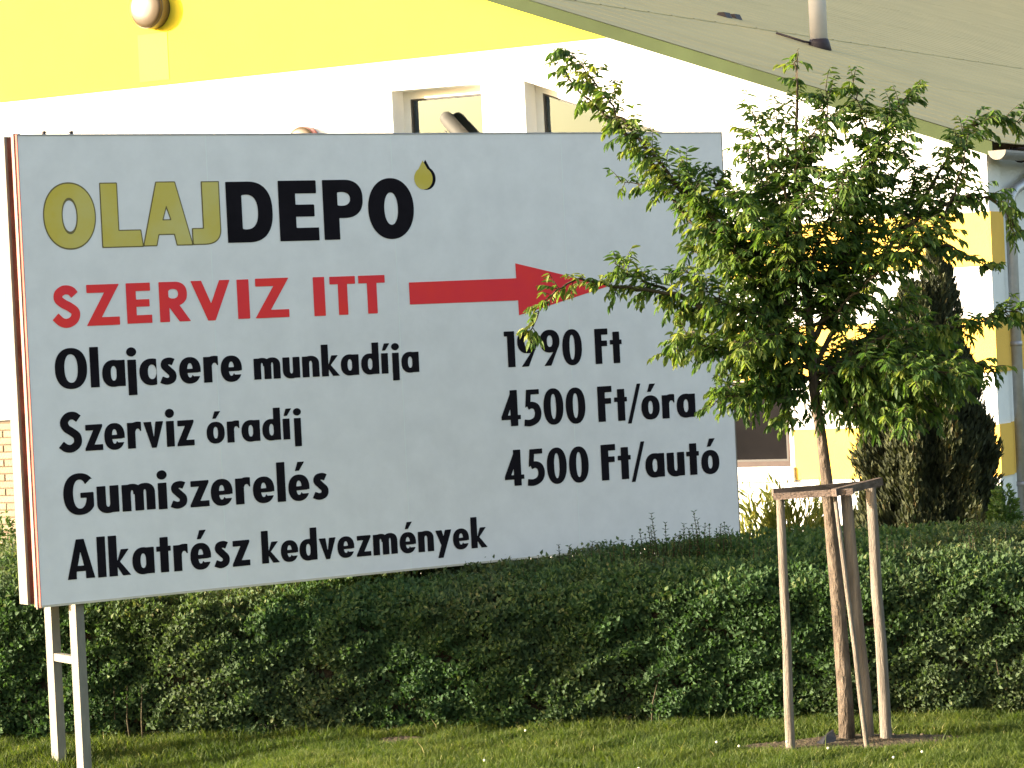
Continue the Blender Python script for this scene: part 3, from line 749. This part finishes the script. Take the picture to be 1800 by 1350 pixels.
# bare stems at the foot
st = MB()
for k in range(60):
    X = rr.uniform(-4, 4); y = float(h_front(X)) + rr.uniform(-.01, .16)
    st.tube([(X, y, 0), (X + rr.uniform(-.03, .03), y + rr.uniform(-.02, .03), .14), (X + rr.uniform(-.07, .07), y + rr.uniform(-.05, .04), .34)], [.007, .005, .002], 4)
o = st.build('foot_stems', M['twig'], None, kind='stuff'); o.parent = hedge; o.matrix_parent_inverse = Matrix.Translation((0, -16.9, 0))

# ---------------------------------------------------------------- columnar conifer
def conifer():
    base = at(1632, 930, 20.4); X0, Y0 = base.x, 20.4
    root = empty('columnar_conifer', (X0, Y0, 0), 0, label='dark brown green columnar conifer with split tips beside the hall corner', cat='tree')
    MB().tube([(0, 0, 0), (.01, 0, .8), (0, 0, 2.0)], [.07, .05, .02], 10).build('trunk', M['bark'], root)
    r = np.random.default_rng(5)
    # spires: x, y, top z, radius
    sp_ = []
    for px, py, rad, dy in ((1560, 575, .14, .05), (1595, 500, .13, -.05), (1640, 432, .15, .0), (1665, 470, .13, .1), (1610, 560, .18, .1), (1575, 660, .20, 0), (1690, 620, .18, -.02), (1650, 560, .20, -.1), (1700, 700, .18, .05), (1540, 740, .16, .05)):
        t = at(px, py, Y0); sp_.append((t.x - X0, dy, t.z, rad))
    P, D, UPn, L, T = [], [], [], [], []
    for (sx, sy, zt, rad) in sp_:
        n = int(5200 * (zt / 2.2))
        z = r.uniform(.03, 1, n) ** .9 * zt
        q = z / zt
        rr_ = rad * np.clip(1.9 * (1 - q) ** .55, 0, 1.25) * (1 + .18 * np.sin(z * 17 + sx * 30)) + .012
        cx = sx * np.clip(.55 + .45 * q * 1.3, 0, 1) * (1); cy = sy
        ang = r.uniform(0, 6.283, n); dd = np.sqrt(r.uniform(.35, 1, n)) * rr_
        p = np.stack([cx + np.cos(ang) * dd, cy + np.sin(ang) * dd, z], 1)
        d = np.stack([np.cos(ang) * .35, np.sin(ang) * .35, np.ones(n)], 1) + r.normal(0, .22, (n, 3))
        P.append(p); D.append(d); UPn.append(np.stack([np.cos(ang), np.sin(ang), np.full(n, .2)], 1) + r.normal(0, .5, (n, 3)))
        L.append(r.uniform(.028, .075, n)); T.append(np.clip(r.normal(.42, .2, n) + .15 * np.sin(z * 9 + ang * 2), 0, 1))
    # the broad body below
    n = 56000
    z = r.uniform(.02, 2.45, n); w_ = np.interp(z, [0, .3, .75, 1.2, 1.67, 2.08, 2.45], [.36, .44, .47, .44, .36, .22, .06]); w_ = w_ * (1 + .10 * np.sin(z * 11))
    ang = r.uniform(0, 6.283, n); flute = 1 + .13 * np.sin(ang * 7 + z * 2.3) + .08 * np.sin(ang * 13 - z * 5) + .05 * np.sin(z * 23 + ang * 5)
    dd = np.sqrt(r.uniform(.72, 1, n)) * w_ * flute
    p = np.stack([np.cos(ang) * dd, np.sin(ang) * dd * .9, z], 1)
    P.append(p); D.append(np.stack([np.cos(ang) * .45, np.sin(ang) * .45, np.ones(n)], 1) + r.normal(0, .25, (n, 3)))
    UPn.append(np.stack([np.cos(ang), np.sin(ang), np.full(n, .2)], 1) + r.normal(0, .5, (n, 3))); L.append(r.uniform(.032, .085, n)); T.append(np.clip(r.normal(.40, .2, n) + .2 * (flute - 1) / .15, 0, 1))
    P, D, UPn, L, T = [np.concatenate(q) for q in (P, D, UPn, L, T)]
    me = leaf_mesh('foliage', P, D, UPn, L, L * .33, T, simple=True, fold=.35, curl=-.3)
    link('foliage', me, M['thuja'], root, kind='stuff')
conifer()

# small shrubs that show above the back of the hedge
def shrub(name, px, py, Y, rad, h, n, m, label, spiky=False, seed=1):
    b = at(px, py, Y); root = empty(name, (b.x, Y, 0), 0, label=label, cat='shrub'); r = np.random.default_rng(seed)
    ang = r.uniform(0, 6.283, n); z = r.uniform(.02, 1, n) ** .7; w_ = rad * np.sqrt(np.clip(1.02 - z ** 2.4, 0, 1)) if not spiky else rad * (.35 + .65 * z)
    dd = w_ * np.sqrt(r.uniform(.3, 1, n)); zz = z * h * (1 - .18 * r.random(n) * (1 if spiky else .3)) + (.08 * h * np.sin(ang * 3 + 1))
    P = np.stack([np.cos(ang) * dd, np.sin(ang) * dd, np.maximum(zz, .02)], 1)
    D = np.stack([np.cos(ang) * .6, np.sin(ang) * .6, np.full(n, 1.1 if spiky else .4)], 1) + r.normal(0, .4, (n, 3))
    L = r.uniform(.05, .12, n) if spiky else r.uniform(.025, .045, n)
    me = leaf_mesh('foliage', P, D, np.stack([np.cos(ang), np.sin(ang), np.ones(n)], 1) + r.normal(0, .4, (n, 3)), L, L * (.2 if spiky else .5), np.clip(r.normal(.5, .2, n), 0, 1), simple=True)
    link('foliage', me, m, root, kind='stuff')
    s = MB()
    for k in range(9):
        a = k * .7; s.tube([(0, 0, 0), (math.cos(a) * rad * .3, math.sin(a) * rad * .3, h * .45), (math.cos(a) * rad * .6, math.sin(a) * rad * .6, h * .8)], [.012, .008, .003], 5)
    s.build('stems', M['twig'], root)
shrub('golden_shrub', 1398, 905, 18.6, .22, 1.13, 2600, M['golden'], 'spiky golden shrub tip behind the hedge left of the tree stakes', True, 3)
shrub('golden_shrub', 1330, 910, 18.7, .10, 1.13, 700, M['golden'], 'small golden shrub tip right beside the sign edge', True, 4)
shrub('round_shrub', 1765, 925, 17.9, .17, 1.10, 4200, M['bright'], 'rounded bright green shrub below the hall corner', False, 5)
shrub('round_shrub', 6, 960, 18.9, .16, 1.16, 2600, M['bright'], 'light green shrub at the far left beneath the brick wall', False, 6)

# ---------------------------------------------------------------- staked young tree
TY = 15.16
tree = empty('young_street_tree', (1.70, TY, 0), 0, label='young leafy tree with slim trunk in front of the sign', cat='tree')
PI_ = Matrix.Translation((-1.70, -TY, 0))
def tpar(o, par=None):
    o.parent = par or tree
    o.matrix_parent_inverse = PI_ if par is None else Matrix.Identity(4)
    return o
tk = [(1490, 1314, .046, .0), (1486, 1230, .041, 0), (1475, 1080, .039, 0), (1464, 960, .0355, 0), (1455, 860, .033, 0), (1444, 770, .029, 0), (1432, 690, .029, 0), (1426, 600, .025, 0), (1416, 500, .020, .02), (1405, 400, .014, .03), (1398, 300, .009, .02), (1400, 200, .005, 0), (1402, 100, .002, 0)]
pts = [at(a, b, TY + d) for a, b, _, d in tk]; pts[0].z = -.02
trunk = tpar(MB().tube(pts, [c for _, _, c, _ in tk], 14).build('trunk', M['bark'], None))
def limb_pts(path, dy):
    n = len(path); return [at(x, y, TY + dy * (k / (n - 1)) ** .8) for k, (x, y) in enumerate(path)]
LIMBS = [
 ([(1428, 650), (1330, 490), (1230, 370), (1150, 275), (1085, 200), (1040, 140), (995, 85)], -.15, 1.0),
 ([(1240, 385), (1130, 270), (1090, 225), (1050, 190), (1000, 140), (975, 100)], -.1, .55),
 ([(1300, 460), (1215, 390), (1170, 340), (1085, 318)], .1, .55),
 ([(1426, 630), (1300, 565), (1190, 520), (1090, 505), (1020, 492), (970, 520), (925, 590)], -.4, .5),
 ([(1250, 545), (1150, 500), (1100, 480), (1080, 462)], -.3, .8),
 ([(1428, 665), (1330, 640), (1250, 612), (1195, 590)], -.35, 1.2),
 ([(1330, 640), (1300, 670), (1275, 695), (1245, 718)], -.3, .5),
 ([(1430, 600), (1480, 460), (1530, 320), (1520, 220), (1500, 140)], .1, 1.0),
 ([(1500, 420), (1540, 280), (1570, 200), (1612, 160)], .25, .8),
 ([(1432, 640), (1540, 470), (1630, 340), (1690, 240), (1740, 210), (1795, 215)], .15, .8),
 ([(1590, 400), (1660, 360), (1730, 345), (1765, 375), (1795, 410)], -.1, .7),
 ([(1560, 440), (1600, 360), (1610, 300), (1590, 270)], .2, .7),
 ([(1434, 665), (1540, 600), (1640, 575), (1700, 575), (1760, 550), (1800, 540)], -.1, .9),
 ([(1500, 625), (1600, 620), (1690, 630), (1745, 650)], .2, 1.0),
 ([(1436, 685), (1510, 680), (1590, 700), (1640, 725)], -.15, 1.4),
 ([(1600, 640), (1660, 660), (1690, 690)], -.2, 1.3),
 ([(1405, 420), (1370, 320), (1335, 240), (1318, 185)], -.1, .75),
 ([(1402, 340), (1435, 260), (1455, 190), (1450, 150)], .1, .7),
 ([(1398, 300), (1375, 240), (1360, 190)], .15, .6),
 ([(1428, 655), (1395, 700), (1380, 735)], -.2, .9),
 ([(1570, 430), (1660, 432), (1710, 455), (1755, 482)], -.05, .45),
 ([(1540, 470), (1640, 420), (1690, 300), (1700, 240)], -.1, .8),
 ([(1410, 470), (1300, 430), (1230, 340), (1200, 290)], .15, .9),
 ([(1420, 540), (1330, 470), (1250, 450), (1210, 440)], .3, 1.1),
 ([(1426, 600), (1350, 560), (1270, 530), (1200, 470)], -.5, 1.2),
 ([(1420, 540), (1390, 460), (1340, 400), (1290, 340)], -.5, 1.4),
 ([(1415, 500), (1440, 420), (1470, 350), (1490, 300)], -.45, 1.3),
 ([(1412, 480), (1360, 400), (1330, 350), (1350, 310)], .45, 1.2),
 ([(1424, 580), (1500, 520), (1570, 450), (1620, 400)], -.4, 1.0),
 ([(1420, 560), (1480, 440), (1540, 390), (1570, 350)], .4, 1.1),
 ([(1430, 640), (1390, 600), (1340, 590), (1290, 620)], -.5, 1.1),
 ([(1430, 660), (1490, 650), (1560, 640), (1610, 670)], -.5, 1.4),
 ([(1430, 650), (1520, 630), (1590, 600), (1650, 610)], .45, 1.2),
 ([(1432, 670), (1490, 690), (1530, 720), (1520, 740)], .2, 1.2),
 ([(1426, 610), (1300, 600), (1220, 580), (1180, 620)], .35, 1.2),
 ([(1428, 640), (1370, 650), (1320, 690), (1300, 710)], .2, .9),
 ([(1415, 500), (1350, 480), (1290, 410), (1250, 300)], .0, 1.1),
 ([(1418, 520), (1380, 440), (1400, 370), (1440, 330)], -.3, 1.2),
 ([(1432, 665), (1480, 620), (1560, 560), (1600, 520)], .3, 1.3),
 ([(1434, 675), (1520, 660), (1620, 650), (1700, 660)], -.45, 1.5),
 ([(1434, 680), (1480, 700), (1560, 730), (1600, 735)], -.4, 1.4),
 ([(1428, 650), (1340, 600), (1260, 555), (1200, 540)], -.05, 1.2),
 ([(1430, 665), (1350, 680), (1300, 700), (1270, 690)], -.4, 1.2),
 ([(1420, 560), (1330, 500), (1260, 400), (1220, 330)], -.2, 1.4),
 ([(1424, 600), (1460, 540), (1500, 400), (1480, 330)], .0, 1.3),
 ([(1405, 380), (1400, 300), (1430, 230), (1480, 200)], -.2, .9),
 ([(1480, 400), (1500, 320), (1560, 260), (1580, 220)], -.25, .9),
 ([(1410, 420), (1360, 350), (1320, 290), (1310, 240)], .25, .8),
 ([(1400, 230), (1403, 170), (1398, 110), (1405, 85)], .0, .4),
]
r = np.random.default_rng(17)
total_leaves = 0
for li, (path, dy, dens) in enumerate(LIMBS):
    P0 = limb_pts(path, dy); n = len(P0)
    # smooth and roughen the limb
    fine = []
    for k in range(n - 1):
        a = P0[max(k - 1, 0)]; b = P0[k]; c = P0[k + 1]; d = P0[min(k + 2, n - 1)]
        for q in range(6):
            t = q / 6; v = .5 * ((2 * b) + (c - a) * t + (2 * a - 5 * b + 4 * c - d) * t * t + (3 * b - a - 3 * c + d) * t ** 3)
            fine.append(v + Vector(r.normal(0, .006, 3)))
    fine.append(P0[-1]); seg = [(fine[k + 1] - fine[k]).length for k in range(len(fine) - 1)]; Ltot = sum(seg)
    r0 = .006 + .009 * min(1, Ltot / 1.3)
    bmb = MB(); bmb.tube(fine, [r0 * (1 - .88 * k / (len(fine) - 1)) for k in range(len(fine))], 7)
    lp, ld, lu, ll, lt = [], [], [], [], []
    acc = 0; nxt = .10 * Ltot if li not in (6,) else 0
    young = li in (3, 0, 30, 24)
    for k in range(len(fine) - 1):
        acc += seg[k]
        while nxt < acc:
            f = nxt / Ltot; nxt += r.uniform(.0075, .0175) / dens
            base = fine[k] + (fine[k + 1] - fine[k]) * r.random()
            tan = (fine[k + 1] - fine[k]).normalized()
            side = Vector(r.normal(0, 1, 3)); side = (side - tan * side.dot(tan)).normalized()
            tl = r.uniform(.07, .24) * (1 - .45 * f) * (.7 if dens < .7 else 1)
            dirn = (tan * r.uniform(.3, 1.0) + side * r.uniform(.5, 1.0) + Vector((0, 0, .12))).normalized()
            # twig, arching downwards
            tp = [base]; dcur = dirn.copy(); m_ = max(3, int(tl / .022))
            for q in range(m_):
                dcur = (dcur + Vector((0, 0, -.11)) + Vector(r.normal(0, .05, 3))).normalized(); tp.append(tp[-1] + dcur * (tl / m_))
            bmb.tube(tp, [.0028 * (1 - .6 * q / m_) for q in range(m_ + 1)], 4)
            tt = np.clip(r.normal(.44 + .16 * f, .17) + (.28 if young and r.random() < .5 else 0), 0, 1)
            for q in range(1, m_ + 1):
                dq = (tp[q] - tp[q - 1]).normalized(); s_ = dq.cross(Vector((0, 0, 1))); s_ = s_.normalized() if s_.length > .05 else Vector((1, 0, 0))
                for sg in ((1, -1) if q < m_ else (1, -1, 0)):
                    if r.random() < .08: continue
                    d_ = dq * .65 + s_ * sg * r.uniform(.5, .9) + Vector((0, 0, -r.uniform(.25, .95))) + Vector(r.normal(0, .16, 3))
                    lp.append(tp[q] + dq * r.uniform(-.006, .006)); ld.append(d_); lu.append(Vector((0, 0, 1)) + s_ * sg * .3 + Vector(r.normal(0, .35, 3)))
                    ll.append(r.uniform(.034, .074) * (.8 if q == m_ else 1)); lt.append(np.clip(tt + r.normal(0, .09), 0, 1))
    if not lp: continue
    br_ = tpar(bmb.build('branch', M['twig'], None))
    ll = np.array(ll); total_leaves += len(ll)
    me = leaf_mesh('foliage', np.array([tuple(v) for v in lp]), np.array([tuple(v) for v in ld]), np.array([tuple(v) for v in lu]), ll, ll * r.uniform(.34, .47, len(ll)), np.array(lt), fold=.28, curl=.35)
    tpar(link('foliage', me, M['leaf'], None, kind='stuff'), br_)
print('tree leaves', total_leaves)

# stakes and battens
frame = empty('tree_stake_frame', (1.62, 15.0, 0), 0, label='three round wooden stakes with battens around the young trunk', cat='tree stakes')
FI = Matrix.Translation((-1.62, -15.0, 0))
def fpar(o): o.parent = frame; o.matrix_parent_inverse = FI; return o
def stake(pb, pt, yb, yt, rad):
    a = at(*pb, yb); b = at(*pt, yt); a.z = -.25 if a.z < .1 else a.z
    a0 = at(*pb, yb); dirv = (b - a0).normalized(); pts = [a0 - dirv * .25] + [a0 + (b - a0) * t + Vector((random.gauss(0, .002), random.gauss(0, .002), 0)) for t in (0, .2, .4, .6, .8)] + [b]
    return fpar(MB().tube(pts, [rad * 1.05] * 3 + [rad] * 2 + [rad * .95, rad * .9], 14).build('stake', M['stake'], None))
stake((1390, 1322), (1371, 868), 14.95, 14.95, .024)
stake((1525, 1320), (1467, 866), 14.86, 14.88, .0125)
stake((1527, 1306), (1487, 866), 15.185, 15.185, .034)
stake((1560, 1312), (1530, 852), 15.10, 15.12, .030)
def batten(p, q, yp, yq, hh=.017, tt=.014):
    a, b = at(*p, yp), at(*q, yq); d = (b - a).normalized(); up = Vector((0, 0, 1)); up = (up - d * up.dot(d)).normalized(); s = d.cross(up)
    c = [a + up * hh + s * tt, a + up * hh - s * tt, a - up * hh - s * tt, a - up * hh + s * tt]
    return fpar(MB().prism(c, b - a).build('batten', M['batten'], None))
batten((1360, 873), (1500, 864), 14.91, 14.80)
batten((1466, 866), (1548, 846), 14.80, 15.06, .020, .016)
batten((1358, 866), (1545, 850), 14.985, 15.155, .02, .014)
for k in range(3):
    c = at(1455, 860, TY); t = MB()
    ring = [Vector((c.x + .041 * math.cos(a), TY + .041 * math.sin(a), c.z - .012 + .012 * k)) for a in [2 * math.pi * j / 16 for j in range(17)]]
    t.tube(ring, .006, 6, cap=False); fpar(t.build('tie_strap', M['strap'], None))

# ---------------------------------------------------------------- soil, grass, small things
def patch(name, cx, cy, rx, ry, h, seed, label, n=40, m=8):
    r_ = np.random.default_rng(seed); ph = r_.uniform(0, 6.28, 6); V = [(cx, cy, h)]; F = []
    for i in range(1, m + 1):
        for j in range(n):
            a = 2 * math.pi * j / n; w_ = 1 + .14 * math.sin(3 * a + ph[0]) + .10 * math.sin(5 * a + ph[1]) + .06 * math.sin(9 * a + ph[2])
            q = i / m; V.append((cx + rx * q * w_ * math.cos(a), cy + ry * q * w_ * math.sin(a), h * (1 - q ** 2) + .004 + (r_.uniform(0, .012) if i < m else 0)))
    for j in range(n): F.append((0, 1 + j, 1 + (j + 1) % n))
    for i in range(m - 1):
        for j in range(n):
            a = 1 + i * n + j; b = 1 + i * n + (j + 1) % n; F.append((a, a + n, b + n, b))
    return poly_obj(name, V, F, M['soil'], smooth=True, kind='structure')
patch('soil_patch', 1.74, 15.13, .62, .27, .025, 1, '')
patch('molehill', -.72, 16.02, .15, .10, .02, 2, '')
def bare(X, Y):
    a = ((X - 1.74) / .60) ** 2 + ((Y - 15.13) / .26) ** 2; b = ((X + .72) / .16) ** 2 + ((Y - 16.02) / .12) ** 2
    return np.minimum(a, b)
def grass(n, x0, x1, y0, y1, seed, w=(.0035, .0065)):
    r_ = np.random.default_rng(seed); X = r_.uniform(x0, x1, n); Y = r_.uniform(y0, y1, n)
    fr = h_front(X); clump = lumps(X * 1, Y, Y * 0, 41, 7); fine_ = lumps(X, Y, 0 * X, 43, 26)
    b = bare(X, Y) + .25 * fine_
    keep = (Y < fr + .12) & ((b > 1) | (r_.random(n) < .05 + .25 * np.clip(b, 0, 1) ** 3))
    edge = np.clip((Y - (fr - .35)) / .35, 0, 1)
    H = (.030 + .016 * clump + .012 * fine_ + r_.uniform(0, .03, n)) * (1 + .35 * edge) ; H = np.clip(H, .012, .15)
    H = np.where(r_.random(n) < .006, H * 1.9, H)
    H = np.where(b < 1.6, H * .65, H)
    X, Y, H = X[keep], Y[keep], H[keep]; m = len(X)
    ang = r_.uniform(0, 6.283, m); lean = r_.normal(0, .45, (m, 2)) * H[:, None]
    W = r_.uniform(*w, m); wx, wy = np.cos(ang) * W / 2, np.sin(ang) * W / 2
    z0 = gh(X, Y)
    V = np.stack([np.stack([X - wx, Y - wy, z0], 1), np.stack([X + wx, Y + wy, z0], 1),
                  np.stack([X + wx * .8 + lean[:, 0] * .35, Y + wy * .8 + lean[:, 1] * .35, z0 + H * .6], 1), np.stack([X - wx * .8 + lean[:, 0] * .35, Y - wy * .8 + lean[:, 1] * .35, z0 + H * .6], 1),
                  np.stack([X + lean[:, 0], Y + lean[:, 1], z0 + H], 1)], 1)
    F4 = (np.array([[0, 1, 2], [0, 2, 3], [3, 2, 4]])[None] + (np.arange(m) * 5)[:, None, None]).reshape(-1, 3)
    t = np.clip(r_.normal(.45, .17, m) + .16 * lumps(X, Y, 0 * X, 47, 4) + (r_.random(m) < .02) * .45, 0, 1)
    return V.reshape(-1, 3), F4, np.repeat(t, 5)
G = [grass(270000, -3.4, 3.3, 13.6, 17.2, 51), grass(50000, -8, -3.4, 13.0, 17.6, 52, (.007, .011)), grass(45000, 3.3, 8, 12.6, 16.4, 53, (.007, .011)), grass(60000, -6, 6, 10.5, 13.6, 54, (.007, .011))]
o_ = 0; VV, FF, TT = [], [], []
for v, f, t in G: VV.append(v); FF.append(f + o_); TT.append(t); o_ += len(v)
link('lawn_grass', np_mesh('lawn_grass', np.concatenate(VV), np.concatenate(FF), np.concatenate(TT)), M['grass'], kind='stuff')
# pale clover heads
fl_ = MB(); rf = random.Random(9)
for k in range(12):
    X = rf.uniform(-2.6, 2.5) if k < 14 else rf.uniform(1.2, 2.5); Y = rf.uniform(14.2, 15.9) if k < 14 else rf.uniform(14.2, 15.0)
    fl_.lathe([(.001, .0), (.006, .004), (.007, .009), (.003, .013)], (X, Y, rf.uniform(.045, .075)), 'z', 6)
fl_.build('clover_heads', M['flower'], None, kind='stuff')
c = at(328, 1217, 16.50); leafb = MB(); leafb.prism([c + Vector(q) for q in [(-.012, 0, -.03), (.014, -.004, -.024), (.026, -.006, .004), (.016, 0, .026), (-.004, .004, .03), (-.02, .004, .004)]], (.002, .003, 0)).build('dry_leaf', M['dryleaf'], None, label='single pale dry leaf caught in the hedge right of the sign posts', cat='leaf')
# crumbs of earth round the tree
cb = MB()
for k in range(260):
    a = rf.uniform(0, 6.28); q = math.sqrt(rf.random()); X = 1.74 + .62 * q * math.cos(a); Y = 15.13 + .26 * q * math.sin(a); s = rf.uniform(.004, .016)
    bmesh.ops.create_icosphere(cb.bm, subdivisions=1, radius=s, matrix=Matrix.Translation((X, Y, .02 * (1 - q * q) + s * .4)) @ Matrix.Diagonal((1, rf.uniform(.6, 1.2), rf.uniform(.5, .9), 1)))
cb.build('earth_crumbs', M['soil'], None, kind='stuff')
# torn scrap of black plastic at the foot of the trunk
c = at(1456, 1308, 15.05); c.z = .015
sp2 = [(-.085, 0, .0), (-.03, -.02, .012), (.03, -.015, .004), (.045, .01, .035), (.03, .02, .075), (-.005, .01, .055), (-.045, .005, .022)]
MB().prism([c + Vector(q) for q in sp2], (.004, .03, .004)).build('plastic_scrap', M['plastic'], None, label='torn black plastic scrap lying on the soil left of the trunk', cat='scrap')
